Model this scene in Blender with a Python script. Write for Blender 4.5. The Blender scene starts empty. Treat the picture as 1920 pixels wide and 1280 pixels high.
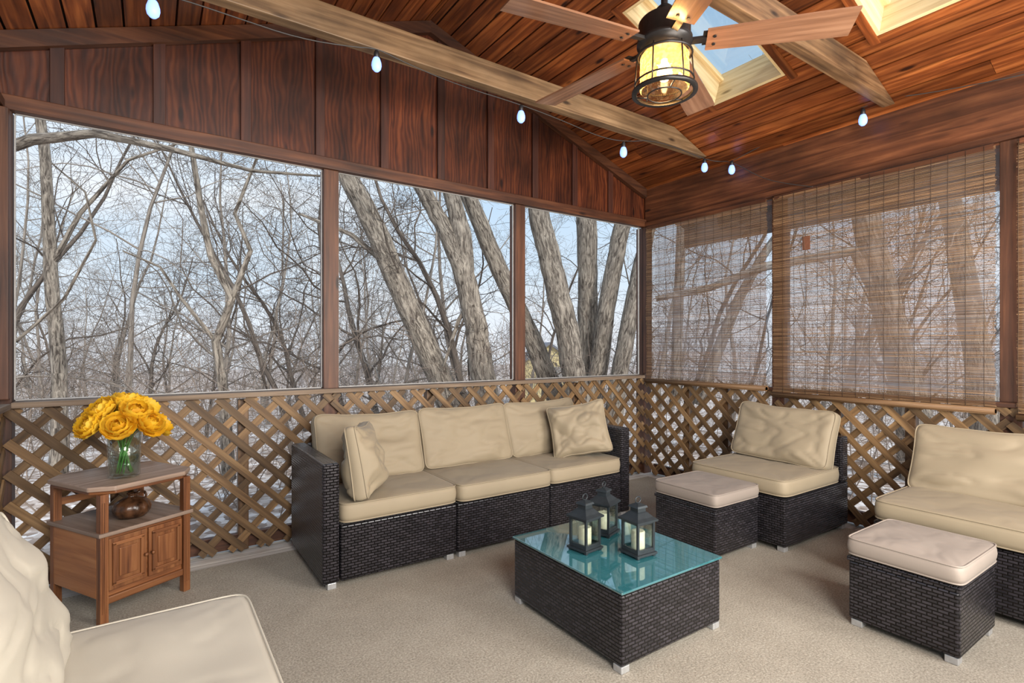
import bpy, math, random
from mathutils import Vector, Matrix, noise
random.seed(7)
R=random.random
def U(a,b): return a+(b-a)*random.random()
sc=bpy.context.scene
COL=sc.collection

# ------------------------------------------------------------ survey helpers
CAMH=1.25
FW=(0.5635,0.8261); RT=(0.8261,-0.5635); FP=996.0
def ray(u,v):
    a=(u-960)/FP; return (FW[0]+a*RT[0], FW[1]+a*RT[1], (650-v)/FP)
def at_d(u,v,d):
    r=ray(u,v); return Vector((r[0]*d,r[1]*d,CAMH+r[2]*d))
def on_y(u,v,Y):
    r=ray(u,v); return at_d(u,v,Y/r[1])
def on_x(u,v,X):
    r=ray(u,v); return at_d(u,v,X/r[0])

# ------------------------------------------------------------ materials
def newmat(name):
    m=bpy.data.materials.new(name); m.use_nodes=True
    nt=m.node_tree; nt.nodes.clear()
    o=nt.nodes.new('ShaderNodeOutputMaterial')
    b=nt.nodes.new('ShaderNodeBsdfPrincipled')
    nt.links.new(b.outputs[0],o.inputs[0])
    return m,nt,b,o
def N(nt,t,**k):
    n=nt.nodes.new(t)
    for a,v in k.items():
        if a in n.inputs: n.inputs[a].default_value=v
        else: setattr(n,a,v)
    return n
def ramp(nt,fac,stops):
    r=nt.nodes.new('ShaderNodeValToRGB')
    e=r.color_ramp.elements
    while len(e)<len(stops): e.new(0.5)
    for i,(p,c) in enumerate(stops):
        e[i].position=p; e[i].color=(c[0],c[1],c[2],1)
    nt.links.new(fac,r.inputs[0]); return r
def mapping(nt,kind,scale):
    tc=nt.nodes.new('ShaderNodeTexCoord'); mp=nt.nodes.new('ShaderNodeMapping')
    mp.inputs['Scale'].default_value=scale
    nt.links.new(tc.outputs[kind],mp.inputs[0]); return mp
def bump(nt,b,h,st,dist=0.01):
    bp=nt.nodes.new('ShaderNodeBump'); bp.inputs['Strength'].default_value=st
    bp.inputs['Distance'].default_value=dist
    nt.links.new(h,bp.inputs['Height']); nt.links.new(bp.outputs[0],b.inputs['Normal'])
def plain(name,c,rough=0.5,metal=0.0,nscale=40,var=0.12,bst=0.0):
    m,nt,b,o=newmat(name)
    mp=mapping(nt,'Object',(1,1,1))
    n=N(nt,'ShaderNodeTexNoise'); n.inputs['Scale'].default_value=nscale
    nt.links.new(mp.outputs[0],n.inputs['Vector'])
    r=ramp(nt,n.outputs['Fac'],[(0.3,[x*(1-var) for x in c]),(0.7,[min(1,x*(1+var)) for x in c])])
    nt.links.new(r.outputs[0],b.inputs['Base Color'])
    b.inputs['Roughness'].default_value=rough; b.inputs['Metallic'].default_value=metal
    if bst: bump(nt,b,n.outputs['Fac'],bst,0.003)
    return m
def wood(name,dark,mid,light,rough=0.55,gs=(1.2,22,1),wave=0.0,rv=0.5,bst=0.25,knots=True,blotch=0.0):
    m,nt,b,o=newmat(name)
    mp=mapping(nt,'UV',gs)
    n=N(nt,'ShaderNodeTexNoise'); n.inputs['Scale'].default_value=1.6; n.inputs['Detail'].default_value=7; n.inputs['Distortion'].default_value=0.6
    nt.links.new(mp.outputs[0],n.inputs['Vector'])
    fac=n.outputs['Fac']
    if wave>0:
        mp2=mapping(nt,'UV',(0.9,3.2,1))
        w=N(nt,'ShaderNodeTexWave'); w.bands_direction='Y'; w.inputs['Scale'].default_value=3.4; w.inputs['Distortion'].default_value=18; w.inputs['Detail'].default_value=3; w.inputs['Detail Scale'].default_value=0.6
        nt.links.new(mp2.outputs[0],w.inputs['Vector'])
        mx=N(nt,'ShaderNodeMix'); mx.data_type='FLOAT'; mx.inputs[0].default_value=wave
        nt.links.new(fac,mx.inputs[2]); nt.links.new(w.outputs['Fac'],mx.inputs[3]); fac=mx.outputs[0]
    r=ramp(nt,fac,[(0.25,dark),(0.5,mid),(0.78,light)])
    col=r.outputs[0]
    at=N(nt,'ShaderNodeAttribute'); at.attribute_name='rnd'
    mr=N(nt,'ShaderNodeMapRange'); mr.inputs[3].default_value=1-rv; mr.inputs[4].default_value=1+rv
    nt.links.new(at.outputs['Fac'],mr.inputs[0])
    sc_=mr.outputs[0]
    if blotch:
        mpb=mapping(nt,'UV',(1.6,2.6,1)); nb=N(nt,'ShaderNodeTexNoise'); nb.inputs['Scale'].default_value=1.3; nb.inputs['Detail'].default_value=5
        nt.links.new(mpb.outputs[0],nb.inputs['Vector'])
        mb_=N(nt,'ShaderNodeMapRange'); mb_.inputs[1].default_value=.3; mb_.inputs[2].default_value=.7; mb_.inputs[3].default_value=1-blotch; mb_.inputs[4].default_value=1+blotch
        nt.links.new(nb.outputs['Fac'],mb_.inputs[0])
        mm=N(nt,'ShaderNodeMath'); mm.operation='MULTIPLY'; nt.links.new(sc_,mm.inputs[0]); nt.links.new(mb_.outputs[0],mm.inputs[1]); sc_=mm.outputs[0]
    vm=N(nt,'ShaderNodeVectorMath'); vm.operation='SCALE'
    nt.links.new(col,vm.inputs[0]); nt.links.new(sc_,vm.inputs['Scale']); col=vm.outputs[0]
    if knots:
        mp3=mapping(nt,'UV',(2.2,7,1))
        v=N(nt,'ShaderNodeTexVoronoi'); v.inputs['Scale'].default_value=1.0
        nt.links.new(mp3.outputs[0],v.inputs['Vector'])
        kr=ramp(nt,v.outputs['Distance'],[(0.06,(1,1,1)),(0.13,(0,0,0))])
        mk=N(nt,'ShaderNodeMix'); mk.data_type='RGBA'
        nt.links.new(kr.outputs[0],mk.inputs[0]); nt.links.new(col,mk.inputs[6]); mk.inputs[7].default_value=(dark[0]*.5,dark[1]*.5,dark[2]*.5,1)
        col=mk.outputs[2]
    nt.links.new(col,b.inputs['Base Color'])
    b.inputs['Roughness'].default_value=rough
    bump(nt,b,fac,bst,0.004)
    return m

M={}
M['ceil']=wood('ceiling_plank_wood',(.045,.010,.003),(.165,.042,.010),(.36,.115,.030),rough=.36,rv=.38,blotch=.35)
M['ply']=wood('gable_plywood',(.026,.0055,.0025),(.072,.017,.006),(.135,.037,.012),rough=.38,wave=.24,rv=.3,gs=(1.5,14,1),blotch=.6)
M['post']=wood('post_wood',(.03,.011,.005),(.075,.027,.012),(.13,.052,.023),rough=.55,rv=.2,blotch=.3)
M['bat']=wood('batten_wood',(.018,.005,.0025),(.045,.012,.006),(.085,.026,.011),rough=.5,rv=.4,blotch=.3)
M['head']=wood('header_wood',(.032,.010,.004),(.075,.024,.009),(.145,.054,.021),rough=.5,rv=.2,blotch=.5)
M['beam']=wood('tie_beam_wood',(.08,.042,.019),(.20,.120,.058),(.34,.22,.12),rough=.5,rv=.15,blotch=.5)
M['beamdark']=wood('shade_toned_beam_wood',(.05,.024,.011),(.13,.068,.030),(.26,.15,.072),rough=.5,rv=.1,blotch=.6)  # darker copy of the tie beam wood; one beam's shade put into colour
M['latt']=wood('lattice_wood',(.06,.032,.013),(.17,.096,.040),(.30,.185,.082),rough=.6,rv=.40,knots=False)
M['rail']=wood('rail_wood',(.08,.05,.032),(.17,.12,.08),(.28,.21,.15),rough=.7,rv=.2)
M['deck']=wood('deck_wood',(.34,.32,.29),(.52,.49,.45),(.66,.63,.59),rough=.8,rv=.2)
M['pine']=wood('skylight_pine',(.50,.34,.15),(.74,.56,.30),(.86,.70,.42),rough=.5,rv=.12)
M['cab']=wood('cabinet_wood',(.07,.022,.008),(.19,.070,.025),(.31,.135,.05),rough=.38,rv=.2,knots=False)
M['cabtop']=wood('cabinet_top_wood',(.15,.10,.07),(.28,.20,.15),(.40,.30,.24),rough=.45,rv=.2,knots=False)
M['cabside']=wood('cabinet_side_wood',(.24,.085,.028),(.37,.145,.05),(.46,.21,.08),rough=.4,rv=.1,knots=False)
M['blade']=wood('fan_blade_wood',(.12,.055,.030),(.20,.098,.055),(.29,.155,.092),rough=.18,rv=.1,knots=False)
M['blacksteel']=plain('black_metal',(.030,.027,.026),.35,.6)
M['alum']=plain('silver_foot',(.55,.56,.57),.35,.6)
M['frame']=plain('screen_frame_aluminium',(.45,.44,.42),.5,.1)
M['cable']=plain('grey_cable',(.045,.043,.042),.5)
M['socket']=plain('black_socket',(.012,.012,.014),.45)
M['candle']=plain('ivory_candle',(.80,.72,.55),.5)
M['lantern']=plain('lantern_metal',(.026,.034,.040),.42,.4)
M['stem']=plain('green_stem',(.07,.22,.04),.5)
M['gourd']=plain('brown_glaze',(.055,.024,.011),.28,0,30,.75,1.0)
M['siding']=plain('house_siding',(.55,.50,.42),.7)
M['yell']=plain('yellow_siding',(.75,.62,.32),.7)
M['shing']=plain('grey_shingle',(.20,.21,.24),.9)
M['rdark']=plain('dark_roof_boards',(.018,.010,.006),.9)
M['tag']=plain('brown_tag',(.16,.06,.03),.7)
M['string']=plain('blind_cord',(.085,.05,.028),.8)

def fabric(name,c,var=.03):
    m,nt,b,o=newmat(name)
    mp=mapping(nt,'Object',(1,1,1))
    n=N(nt,'ShaderNodeTexNoise'); n.inputs['Scale'].default_value=5; n.inputs['Detail'].default_value=2
    f=N(nt,'ShaderNodeTexNoise'); f.inputs['Scale'].default_value=500
    nt.links.new(mp.outputs[0],n.inputs['Vector']); nt.links.new(mp.outputs[0],f.inputs['Vector'])
    r=ramp(nt,n.outputs['Fac'],[(.3,[x*(1-var) for x in c]),(.7,[x*(1+var) for x in c])])
    nt.links.new(r.outputs[0],b.inputs['Base Color']); b.inputs['Roughness'].default_value=.7
    b.inputs['Sheen Weight'].default_value=.05
    bump(nt,b,f.outputs['Fac'],.15,.001)
    return m
M['beige']=fabric('beige_cushion_fabric',(.285,.232,.155))
M['grey']=fabric('taupe_ottoman_fabric',(.245,.205,.175))
M['beige_lit']=fabric('beige_fabric_lit_tone',(.49,.455,.375))  # same beige fabric, with the bright light on it put into the colour

def wicker():
    m,nt,b,o=newmat('dark_wicker')
    mp=mapping(nt,'UV',(1,1,1))
    br=N(nt,'ShaderNodeTexBrick'); br.offset=.5
    br.inputs['Scale'].default_value=1; br.inputs['Brick Width'].default_value=.036; br.inputs['Row Height'].default_value=.0145
    br.inputs['Mortar Size'].default_value=.0032; br.inputs['Mortar Smooth'].default_value=1.0
    br.inputs['Color1'].default_value=(.016,.015,.018,1); br.inputs['Color2'].default_value=(.040,.036,.043,1); br.inputs['Mortar'].default_value=(.0012,.001,.0012,1)
    nt.links.new(mp.outputs[0],br.inputs['Vector'])
    nt.links.new(br.outputs['Color'],b.inputs['Base Color'])
    inv=N(nt,'ShaderNodeMath'); inv.operation='SUBTRACT'; inv.inputs[0].default_value=1
    nt.links.new(br.outputs['Fac'],inv.inputs[1])
    b.inputs['Roughness'].default_value=.26
    bump(nt,b,inv.outputs[0],1.0,.009)
    return m
M['wick']=wicker()

def carpet():
    m,nt,b,o=newmat('carpet_pile')
    mp=mapping(nt,'Object',(1,1,1))
    n=N(nt,'ShaderNodeTexNoise'); n.inputs['Scale'].default_value=120; n.inputs['Detail'].default_value=4; n.inputs['Roughness'].default_value=.8
    n2=N(nt,'ShaderNodeTexNoise'); n2.inputs['Scale'].default_value=5; n2.inputs['Detail'].default_value=8; n2.inputs['Roughness'].default_value=.75
    for x in(n,n2): nt.links.new(mp.outputs[0],x.inputs['Vector'])
    mx=N(nt,'ShaderNodeMath'); mx.operation='MULTIPLY_ADD'; mx.inputs[1].default_value=.82
    nt.links.new(n.outputs['Fac'],mx.inputs[0]); 
    m2=N(nt,'ShaderNodeMath'); m2.operation='MULTIPLY'; m2.inputs[1].default_value=.18
    nt.links.new(n2.outputs['Fac'],m2.inputs[0]); nt.links.new(m2.outputs[0],mx.inputs[2])
    r=ramp(nt,mx.outputs[0],[(.36,(.19,.168,.132)),(.5,(.335,.302,.245)),(.64,(.50,.46,.385))])
    nt.links.new(r.outputs[0],b.inputs['Base Color']); b.inputs['Roughness'].default_value=1
    bump(nt,b,n.outputs['Fac'],.6,.006)
    return m
M['carpet']=carpet()

def tabletop():
    m,nt,b,o=newmat('teal_glass_top')
    b.inputs['Roughness'].default_value=.02
    b.inputs['IOR'].default_value=2.6
    mp=mapping(nt,'UV',(1,1,1))
    br=N(nt,'ShaderNodeTexBrick'); br.offset=.5
    br.inputs['Scale'].default_value=1; br.inputs['Brick Width'].default_value=.05; br.inputs['Row Height'].default_value=.018; br.inputs['Mortar Size'].default_value=.0015; br.inputs['Mortar Smooth'].default_value=1
    br.inputs['Color1'].default_value=(.026,.128,.150,1); br.inputs['Color2'].default_value=(.034,.148,.172,1); br.inputs['Mortar'].default_value=(.018,.098,.115,1)
    nt.links.new(mp.outputs[0],br.inputs['Vector']); nt.links.new(br.outputs['Color'],b.inputs['Base Color'])
    return m
M['teal']=tabletop()
def thinglass(name,tint=(1,1,1),gl=.12,rough=.03,em=None,film=0):
    m,nt,b,o=newmat(name); nt.nodes.remove(b)
    t=N(nt,'ShaderNodeBsdfTransparent'); t.inputs[0].default_value=(*tint,1)
    g=N(nt,'ShaderNodeBsdfGlossy'); g.inputs['Roughness'].default_value=rough
    fr=N(nt,'ShaderNodeLayerWeight'); fr.inputs[0].default_value=.25
    mx=N(nt,'ShaderNodeMixShader')
    ma=N(nt,'ShaderNodeMath'); ma.operation='MULTIPLY_ADD'; ma.inputs[1].default_value=.7; ma.inputs[2].default_value=gl*.3; ma.use_clamp=True
    nt.links.new(fr.outputs['Facing'],ma.inputs[0]); nt.links.new(ma.outputs[0],mx.inputs[0])
    nt.links.new(t.outputs[0],mx.inputs[1]); nt.links.new(g.outputs[0],mx.inputs[2])
    out=mx.outputs[0]
    if em or film:
        e=N(nt,'ShaderNodeBsdfTranslucent'); e.inputs[0].default_value=(1,.66,.28,1) if em else (.92,.95,1,1)
        mp=mapping(nt,'Object',(1,1,1)); vo=N(nt,'ShaderNodeTexNoise'); vo.inputs['Scale'].default_value=70 if em else 3; vo.inputs['Detail'].default_value=2
        nt.links.new(mp.outputs[0],vo.inputs['Vector'])
        lo,hi=(.20,.42) if em else (film*.6,film*1.4)
        rr=ramp(nt,vo.outputs['Fac'],[(.4,(lo,lo,lo)),(.65,(hi,hi,hi))])
        m2=N(nt,'ShaderNodeMixShader'); nt.links.new(rr.outputs[0],m2.inputs[0]); nt.links.new(t.outputs[0] if film else out,m2.inputs[1]); nt.links.new(e.outputs[0],m2.inputs[2]); out=m2.outputs[0]
    nt.links.new(out,o.inputs[0])
    return m
M['glass']=thinglass('clear_glass',(.93,.97,.95))
M['glowglass']=thinglass('glow_tinted_seeded_glass',(1,.82,.54),.25,.1,em=True)  # clear seeded glass; the bulb's warm glow is tinted into its colour
M['film']=thinglass('clear_plastic_film',(.97,.98,1),film=.26)
M['skyglass']=thinglass('skylight_glass',(.85,.93,.97),.05)
M['water']=thinglass('vase_water',(.86,.94,.89),.1)
def emit(name,c,s):
    m,nt,b,o=newmat(name)
    b.inputs['Base Color'].default_value=(*c,1); b.inputs['Emission Color'].default_value=(*c,1); b.inputs['Emission Strength'].default_value=s
    return m
M['bulbblue']=emit('cool_white_bulb',(.22,.36,1),1.8)
M['bulbwarm']=emit('warm_bulb',(1,.62,.25),32)

def barkmat(name,dark,light,zs=1.0,sc_=14,bst=1.0):
    m,nt,b,o=newmat(name)
    mp=mapping(nt,'UV',(1.2*zs,9,1))
    n=N(nt,'ShaderNodeTexNoise'); n.inputs['Scale'].default_value=sc_/6; n.inputs['Detail'].default_value=8; n.inputs['Distortion'].default_value=1.4; n.inputs['Roughness'].default_value=.65
    nt.links.new(mp.outputs[0],n.inputs['Vector'])
    r=ramp(nt,n.outputs['Fac'],[(.38,dark),(.60,light)])
    nt.links.new(r.outputs[0],b.inputs['Base Color']); b.inputs['Roughness'].default_value=.95
    if bst: bump(nt,b,n.outputs['Fac'],bst,.05)
    return m
M['bark']=barkmat('furrowed_bark',(.085,.066,.052),(.50,.43,.35),1.6)
M['twig']=barkmat('grey_branch_bark',(.15,.125,.105),(.38,.33,.28),1,10,0)
M['twig2']=barkmat('dark_branch_bark',(.055,.043,.036),(.18,.145,.118),1,10,0)
M['twigfar']=barkmat('haze_toned_branch_bark',(.29,.265,.265),(.46,.42,.41),1,10,0)  # distance haze is painted in as a paler bark colour
M['brush']=barkmat('brown_brush_bark',(.17,.125,.095),(.39,.31,.25),1,10,0)
def litter():
    m,nt,b,o=newmat('leaf_litter')
    mp=mapping(nt,'Object',(1,1,1))
    v=N(nt,'ShaderNodeTexVoronoi'); v.inputs['Scale'].default_value=11
    n=N(nt,'ShaderNodeTexNoise'); n.inputs['Scale'].default_value=1.3; n.inputs['Detail'].default_value=8
    for x in(v,n): nt.links.new(mp.outputs[0],x.inputs['Vector'])
    mx=N(nt,'ShaderNodeMix'); mx.data_type='RGBA'; mx.inputs[0].default_value=.5
    nt.links.new(v.outputs['Color'],mx.inputs[6]); nt.links.new(n.outputs['Fac'],mx.inputs[7])
    r=ramp(nt,mx.outputs[2],[(.32,(.19,.125,.09)),(.46,(.42,.325,.265)),(.58,(.64,.555,.50)),(.70,(.86,.82,.80))])
    nt.links.new(r.outputs[0],b.inputs['Base Color']); b.inputs['Roughness'].default_value=1
    return m
M['litter']=litter()
def reed():
    m,nt,b,o=newmat('bamboo_reed')
    mp=mapping(nt,'UV',(2.5,260,1))
    n=N(nt,'ShaderNodeTexNoise'); n.inputs['Scale'].default_value=1.5; n.inputs['Detail'].default_value=3
    nt.links.new(mp.outputs[0],n.inputs['Vector'])
    r=ramp(nt,n.outputs['Fac'],[(.3,(.11,.052,.022)),(.5,(.31,.175,.085)),(.72,(.54,.36,.20))])
    at=N(nt,'ShaderNodeAttribute'); at.attribute_name='rnd'
    mr=N(nt,'ShaderNodeMapRange'); mr.inputs[3].default_value=.6; mr.inputs[4].default_value=1.3
    nt.links.new(at.outputs['Fac'],mr.inputs[0])
    vm=N(nt,'ShaderNodeVectorMath'); vm.operation='SCALE'
    nt.links.new(r.outputs[0],vm.inputs[0]); nt.links.new(mr.outputs[0],vm.inputs['Scale'])
    nt.links.new(vm.outputs[0],b.inputs['Base Color']); b.inputs['Roughness'].default_value=.6
    tr=N(nt,'ShaderNodeBsdfTranslucent'); nt.links.new(vm.outputs[0],tr.inputs[0])
    mx=N(nt,'ShaderNodeMixShader'); mx.inputs[0].default_value=.4
    nt.links.new(b.outputs[0],mx.inputs[1]); nt.links.new(tr.outputs[0],mx.inputs[2]); nt.links.new(mx.outputs[0],o.inputs[0])
    return m
M['reed']=reed()
def petal():
    m,nt,b,o=newmat('yellow_petal')
    at=N(nt,'ShaderNodeAttribute'); at.attribute_name='rnd'
    r=ramp(nt,at.outputs['Fac'],[(0,(.66,.28,.005)),(.5,(.82,.46,.012)),(1,(.90,.62,.05))])
    nt.links.new(r.outputs[0],b.inputs['Base Color']); b.inputs['Roughness'].default_value=.6
    tr=N(nt,'ShaderNodeBsdfTranslucent'); nt.links.new(r.outputs[0],tr.inputs[0])
    mx=N(nt,'ShaderNodeMixShader'); mx.inputs[0].default_value=.25
    nt.links.new(b.outputs[0],mx.inputs[1]); nt.links.new(tr.outputs[0],mx.inputs[2]); nt.links.new(mx.outputs[0],o.inputs[0])
    return m
M['petal']=petal()

# ------------------------------------------------------------ mesh builder
I3=Matrix.Identity(3)
class MB:
    def __init__(s): s.v=[];s.f=[];s.uv=[];s.r=[];s.smooth=[]
    def quad(s,idx,uvs,r,sm=False):
        s.f.append(tuple(idx)); s.uv.extend(uvs); s.r.append(r); s.smooth.append(sm)
    def box(s,c,size,rot=None,weave=False,r=None):
        rot=rot or I3; c=Vector(c); h=[x/2 for x in size]
        r=R() if r is None else r
        b=len(s.v); loc=[]
        for x in(-1,1):
            for y in(-1,1):
                for z in(-1,1):
                    l=Vector((x*h[0],y*h[1],z*h[2])); loc.append(l); s.v.append(tuple(c+rot@l))
        fs=[((0,1,3,2),0),((4,6,7,5),0),((0,4,5,1),1),((2,3,7,6),1),((0,2,6,4),2),((1,5,7,3),2)]
        L=max(range(3),key=lambda i:size[i])
        ou,ov=(0,0) if weave else (U(0,20),U(0,20))
        for idx,ax in fs:
            axes=[a for a in range(3) if a!=ax]
            if weave: ua,va=(axes[0],axes[1])
            elif L in axes: ua=L; va=[a for a in axes if a!=L][0]
            else: ua,va=axes
            uvs=[(loc[i][ua]+h[ua]+ou,loc[i][va]+h[va]+ov) for i in idx]
            s.quad([b+i for i in idx],uvs,r)
    def between(s,p,q,w,t,up=Vector((0,0,1)),r=None):
        p=Vector(p);q=Vector(q); d=q-p; L=d.length; x=d.normalized(); y=up.cross(x)
        if y.length<1e-4: y=Vector((0,1,0))
        y.normalize(); z=x.cross(y)
        rot=Matrix((x,y,z)).transposed()
        s.box((p+q)/2,(L,w,t),rot,r=r)
    def prism(s,poly,f0,f1,r=None,ga=0,smooth=False):
        r=R() if r is None else r; b=len(s.v); n=len(poly); o=U(0,9)
        for p in poly: s.v.append(tuple(f0(*p)))
        for p in poly: s.v.append(tuple(f1(*p)))
        pu=[(p[ga]+o,p[1-ga]) for p in poly]
        s.quad([b+i for i in range(n)][::-1],pu[::-1],r); s.quad([b+n+i for i in range(n)],pu,r)
        th=(Vector(f1(*poly[0]))-Vector(f0(*poly[0]))).length
        acc=0
        for i in range(n):
            j=(i+1)%n; l=math.dist(poly[i],poly[j])
            s.quad([b+i,b+j,b+n+j,b+n+i],[(acc,0),(acc+l,0),(acc+l,th),(acc,th)],r,smooth); acc+=l
    def tube(s,pts,rad,n=6,closed=False,caps=True,r=None,seed=None):
        r=R() if r is None else r
        pts=[Vector(p) for p in pts]; m=len(pts)
        if not hasattr(rad,'__len__'): rad=[rad]*m
        b=len(s.v); acc=U(0,5); lens=[]
        prev=None
        for i,p in enumerate(pts):
            if closed: t=pts[(i+1)%m]-pts[i-1]
            else: t=pts[min(i+1,m-1)]-pts[max(i-1,0)]
            t.normalize()
            if prev is None:
                a=Vector((1,0,0)) if abs(t.x)<.8 else Vector((0,1,0))
                x=(a-t*a.dot(t)).normalized()
            else:
                x=prev-t*prev.dot(t)
                if x.length<1e-5: x=Vector((1,0,0)).cross(t)
                x.normalize()
            prev=x; y=t.cross(x)
            if i: acc+=(p-pts[i-1]).length
            lens.append(acc)
            for k in range(n):
                an=2*math.pi*k/n; rr=rad[i]
                if seed is not None: rr*=1+.10*noise.noise(Vector((math.cos(an)*1.5+seed,math.sin(an)*1.5,acc*1.3)))
                s.v.append(tuple(p+x*(math.cos(an)*rr)+y*(math.sin(an)*rr)))
        segs=m if closed else m-1
        for i in range(segs):
            i2=(i+1)%m
            for k in range(n):
                k2=(k+1)%n
                u0=lens[i]; u1=lens[i2] if i2>i else lens[i]+.1
                w=2*math.pi*max(rad[i],.02)
                s.quad([b+i*n+k,b+i*n+k2,b+i2*n+k2,b+i2*n+k],[(u0,w*k/n),(u0,w*(k+1)/n),(u1,w*(k+1)/n),(u1,w*k/n)],r,True)
        if caps and not closed:
            s.quad([b+k for k in range(n)][::-1],[(0,0)]*n,r); s.quad([b+(m-1)*n+k for k in range(n)],[(0,0)]*n,r)
    def lathe(s,prof,n=24,c=(0,0,0),r=.5,smooth=True,caps=True,lobes=0,amp=0):
        b=len(s.v); m=len(prof)
        for (rr,z) in prof:
            for k in range(n):
                a=2*math.pi*k/n; q=rr*(1+amp*abs(math.cos(a*lobes/2))) if lobes else rr
                s.v.append((c[0]+q*math.cos(a),c[1]+q*math.sin(a),c[2]+z))
        for i in range(m-1):
            for k in range(n):
                k2=(k+1)%n
                s.quad([b+i*n+k,b+i*n+k2,b+(i+1)*n+k2,b+(i+1)*n+k],[(k/n,prof[i][1]),((k+1)/n,prof[i][1]),((k+1)/n,prof[i+1][1]),(k/n,prof[i+1][1])],r,smooth)
        if caps:
            if prof[0][0]>1e-4: s.quad([b+k for k in range(n)][::-1],[(0,0)]*n,r)
            if prof[-1][0]>1e-4: s.quad([b+(m-1)*n+k for k in range(n)],[(0,0)]*n,r)
    def mesh(s,name,mat):
        me=bpy.data.meshes.new(name); me.from_pydata(s.v,[],s.f)
        uvl=me.uv_layers.new(name='UVMap'); flat=[c for p in s.uv for c in p]
        uvl.data.foreach_set('uv',flat)
        at=me.attributes.new('rnd','FLOAT','FACE'); at.data.foreach_set('value',s.r)
        me.polygons.foreach_set('use_smooth',s.smooth)
        me.materials.append(mat); me.update(); return me
def obj(name,me,parent=None,loc=(0,0,0),rot=(0,0,0),bevel=0,**tags):
    o=bpy.data.objects.new(name,me); COL.objects.link(o)
    o.location=loc; o.rotation_euler=rot
    if parent: o.parent=parent
    if bevel:
        b=o.modifiers.new('bevel','BEVEL'); b.width=bevel; b.segments=2; b.limit_method='ANGLE'
    for k,v in tags.items(): o[k]=v
    return o
def mk(name,mb,mat,parent=None,**k): return obj(name,mb.mesh(name,M[mat]),parent,**k)
def empty(name,loc,rz=0,**tags):
    e=bpy.data.objects.new(name,None); e.empty_display_size=.1; COL.objects.link(e)
    e.location=loc; e.rotation_euler=(0,0,rz)
    for k,v in tags.items(): e[k]=v
    return e

# ------------------------------------------------------------ dimensions
XL,XR,YB,YF=-.62,4.08,3.635,-1.6
HEAD,SPR,RX,RZ,RAIL=2.44,2.82,1.73,3.68,.957
SL=(RZ-SPR)/(XR-RX); TH=math.atan(SL)
EX=.80; YE=3.78
def roofz(x): return RZ-SL*abs(x-RX)

# ------------------------------------------------------------ floor, carpet, ground
mb=MB(); y=YF
while y<YB+.05:
    mb.box(((XL+XR)/2,y+.065,-.03),(XR-XL+.2,.125,.04)); y+=.132
mk('floor',mb,'deck',kind='structure')
mb=MB(); mb.prism([(XL+.03,YF+.02),(XR-.1,YF+.02),(XR-.1,3.50),(XL+.03,3.44)],lambda a,b:(a,b,-.008),lambda a,b:(a,b,.0))
mk('carpet',mb,'carpet',label='beige-grey low pile carpet covering the porch deck',category='carpet')
mb=MB(); n=70; S=150
def gz(x,y):
    d=max(0,math.hypot(x-1.5,y-1)-6); return -.75-.045*min(d,60)+.25*noise.noise(Vector((x*.15,y*.15,0)))*min(1,d/3)
for i in range(n+1):
    for j in range(n+1):
        x=-60+S*i/n*1.0; yy=-30+S*j/n; mb.v.append((x,yy,gz(x,yy)))
for i in range(n):
    for j in range(n):
        a=i*(n+1)+j; mb.quad([a,a+n+1,a+n+2,a+1],[(0,0)]*4,.5,True)
mk('ground',mb,'litter',kind='structure',label='leaf-littered woodland ground',category='ground')

# ------------------------------------------------------------ walls
def inxz(y): return lambda a,b:(a,y,b)
mb=MB()
bx=[XL-.07]+[-.40+.446*i for i in range(10)]+[XR+.07]
for a,b in zip(bx[:-1],bx[1:]):
    poly=[(a,HEAD),(b,HEAD),(b,roofz(b)+.05)]
    if a<RX<b: poly.append((RX,RZ+.05))
    poly.append((a,roofz(a)+.05))
    mb.prism(poly,inxz(YB+.02),inxz(YB+.04),ga=1)
mk('wall_back',mb,'ply',kind='structure')
k=0
for x in bx[1:-1]:
    k+=1
    mb=MB(); zt=roofz(x)-.005; mb.box((x,YB+.008,(HEAD+.07+zt)/2),(.060,.024,zt-HEAD-.07))
    mk('trim_%d'%k,mb,'bat',kind='structure',bevel=.003)
def strut(name,mat,c,s,rot=None,**t):
    mb=MB(); mb.box(c,s,rot); return mk(name,mb,mat,bevel=.004,**t)
k+=1; strut('trim_%d'%k,'head',((XL+XR)/2,YB+.0,HEAD+.035),(XR-XL,.055,.075),kind='structure')
for sgn in(1,-1):
    k+=1; mb=MB()
    x1=XR if sgn>0 else XL
    mb.prism([(RX,RZ-.09),(x1,SPR-.09),(x1,SPR-.002),(RX,RZ-.002)],inxz(YB-.03),inxz(YB+.015))
    mk('trim_%d'%k,mb,'head',kind='structure')
mb=MB(); mb.box((XR+.035,(YB+YF)/2,(HEAD+SPR)/2+.0),(.05,YB-YF,SPR-HEAD+.03)); mk('wall_right',mb,'head',kind='structure')
k+=1; strut('trim_%d'%k,'head',(XR+.0,(YB-.03+YF)/2,HEAD+.02),(.05,YB-YF-.03,.045),kind='structure')
mb=MB(); mb.box((XL-.035,(YB+YF)/2,(HEAD+SPR)/2),(.05,YB-YF,SPR-HEAD+.03)); mk('wall_left',mb,'head',kind='structure')
k+=1; strut('trim_%d'%k,'head',(XL+.0,(YB-.03+YF)/2,HEAD+.02),(.05,YB-YF-.03,.045),kind='structure')
mb=MB()
z=0
while z<3.6:
    xa=XL-.05 ; xb=XR+.05
    if z>SPR-.1: 
        dx=(RZ-z-.1)/SL; xa=RX-dx; xb=RX+dx
    if xb-xa>.2: mb.box(((xa+xb)/2,YF-.03,z+.06),(xb-xa,.04,.118))
    z+=.12
mk('wall_front',mb,'siding',kind='structure')  # unseen house wall behind the camera, put in to block the sun
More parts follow.
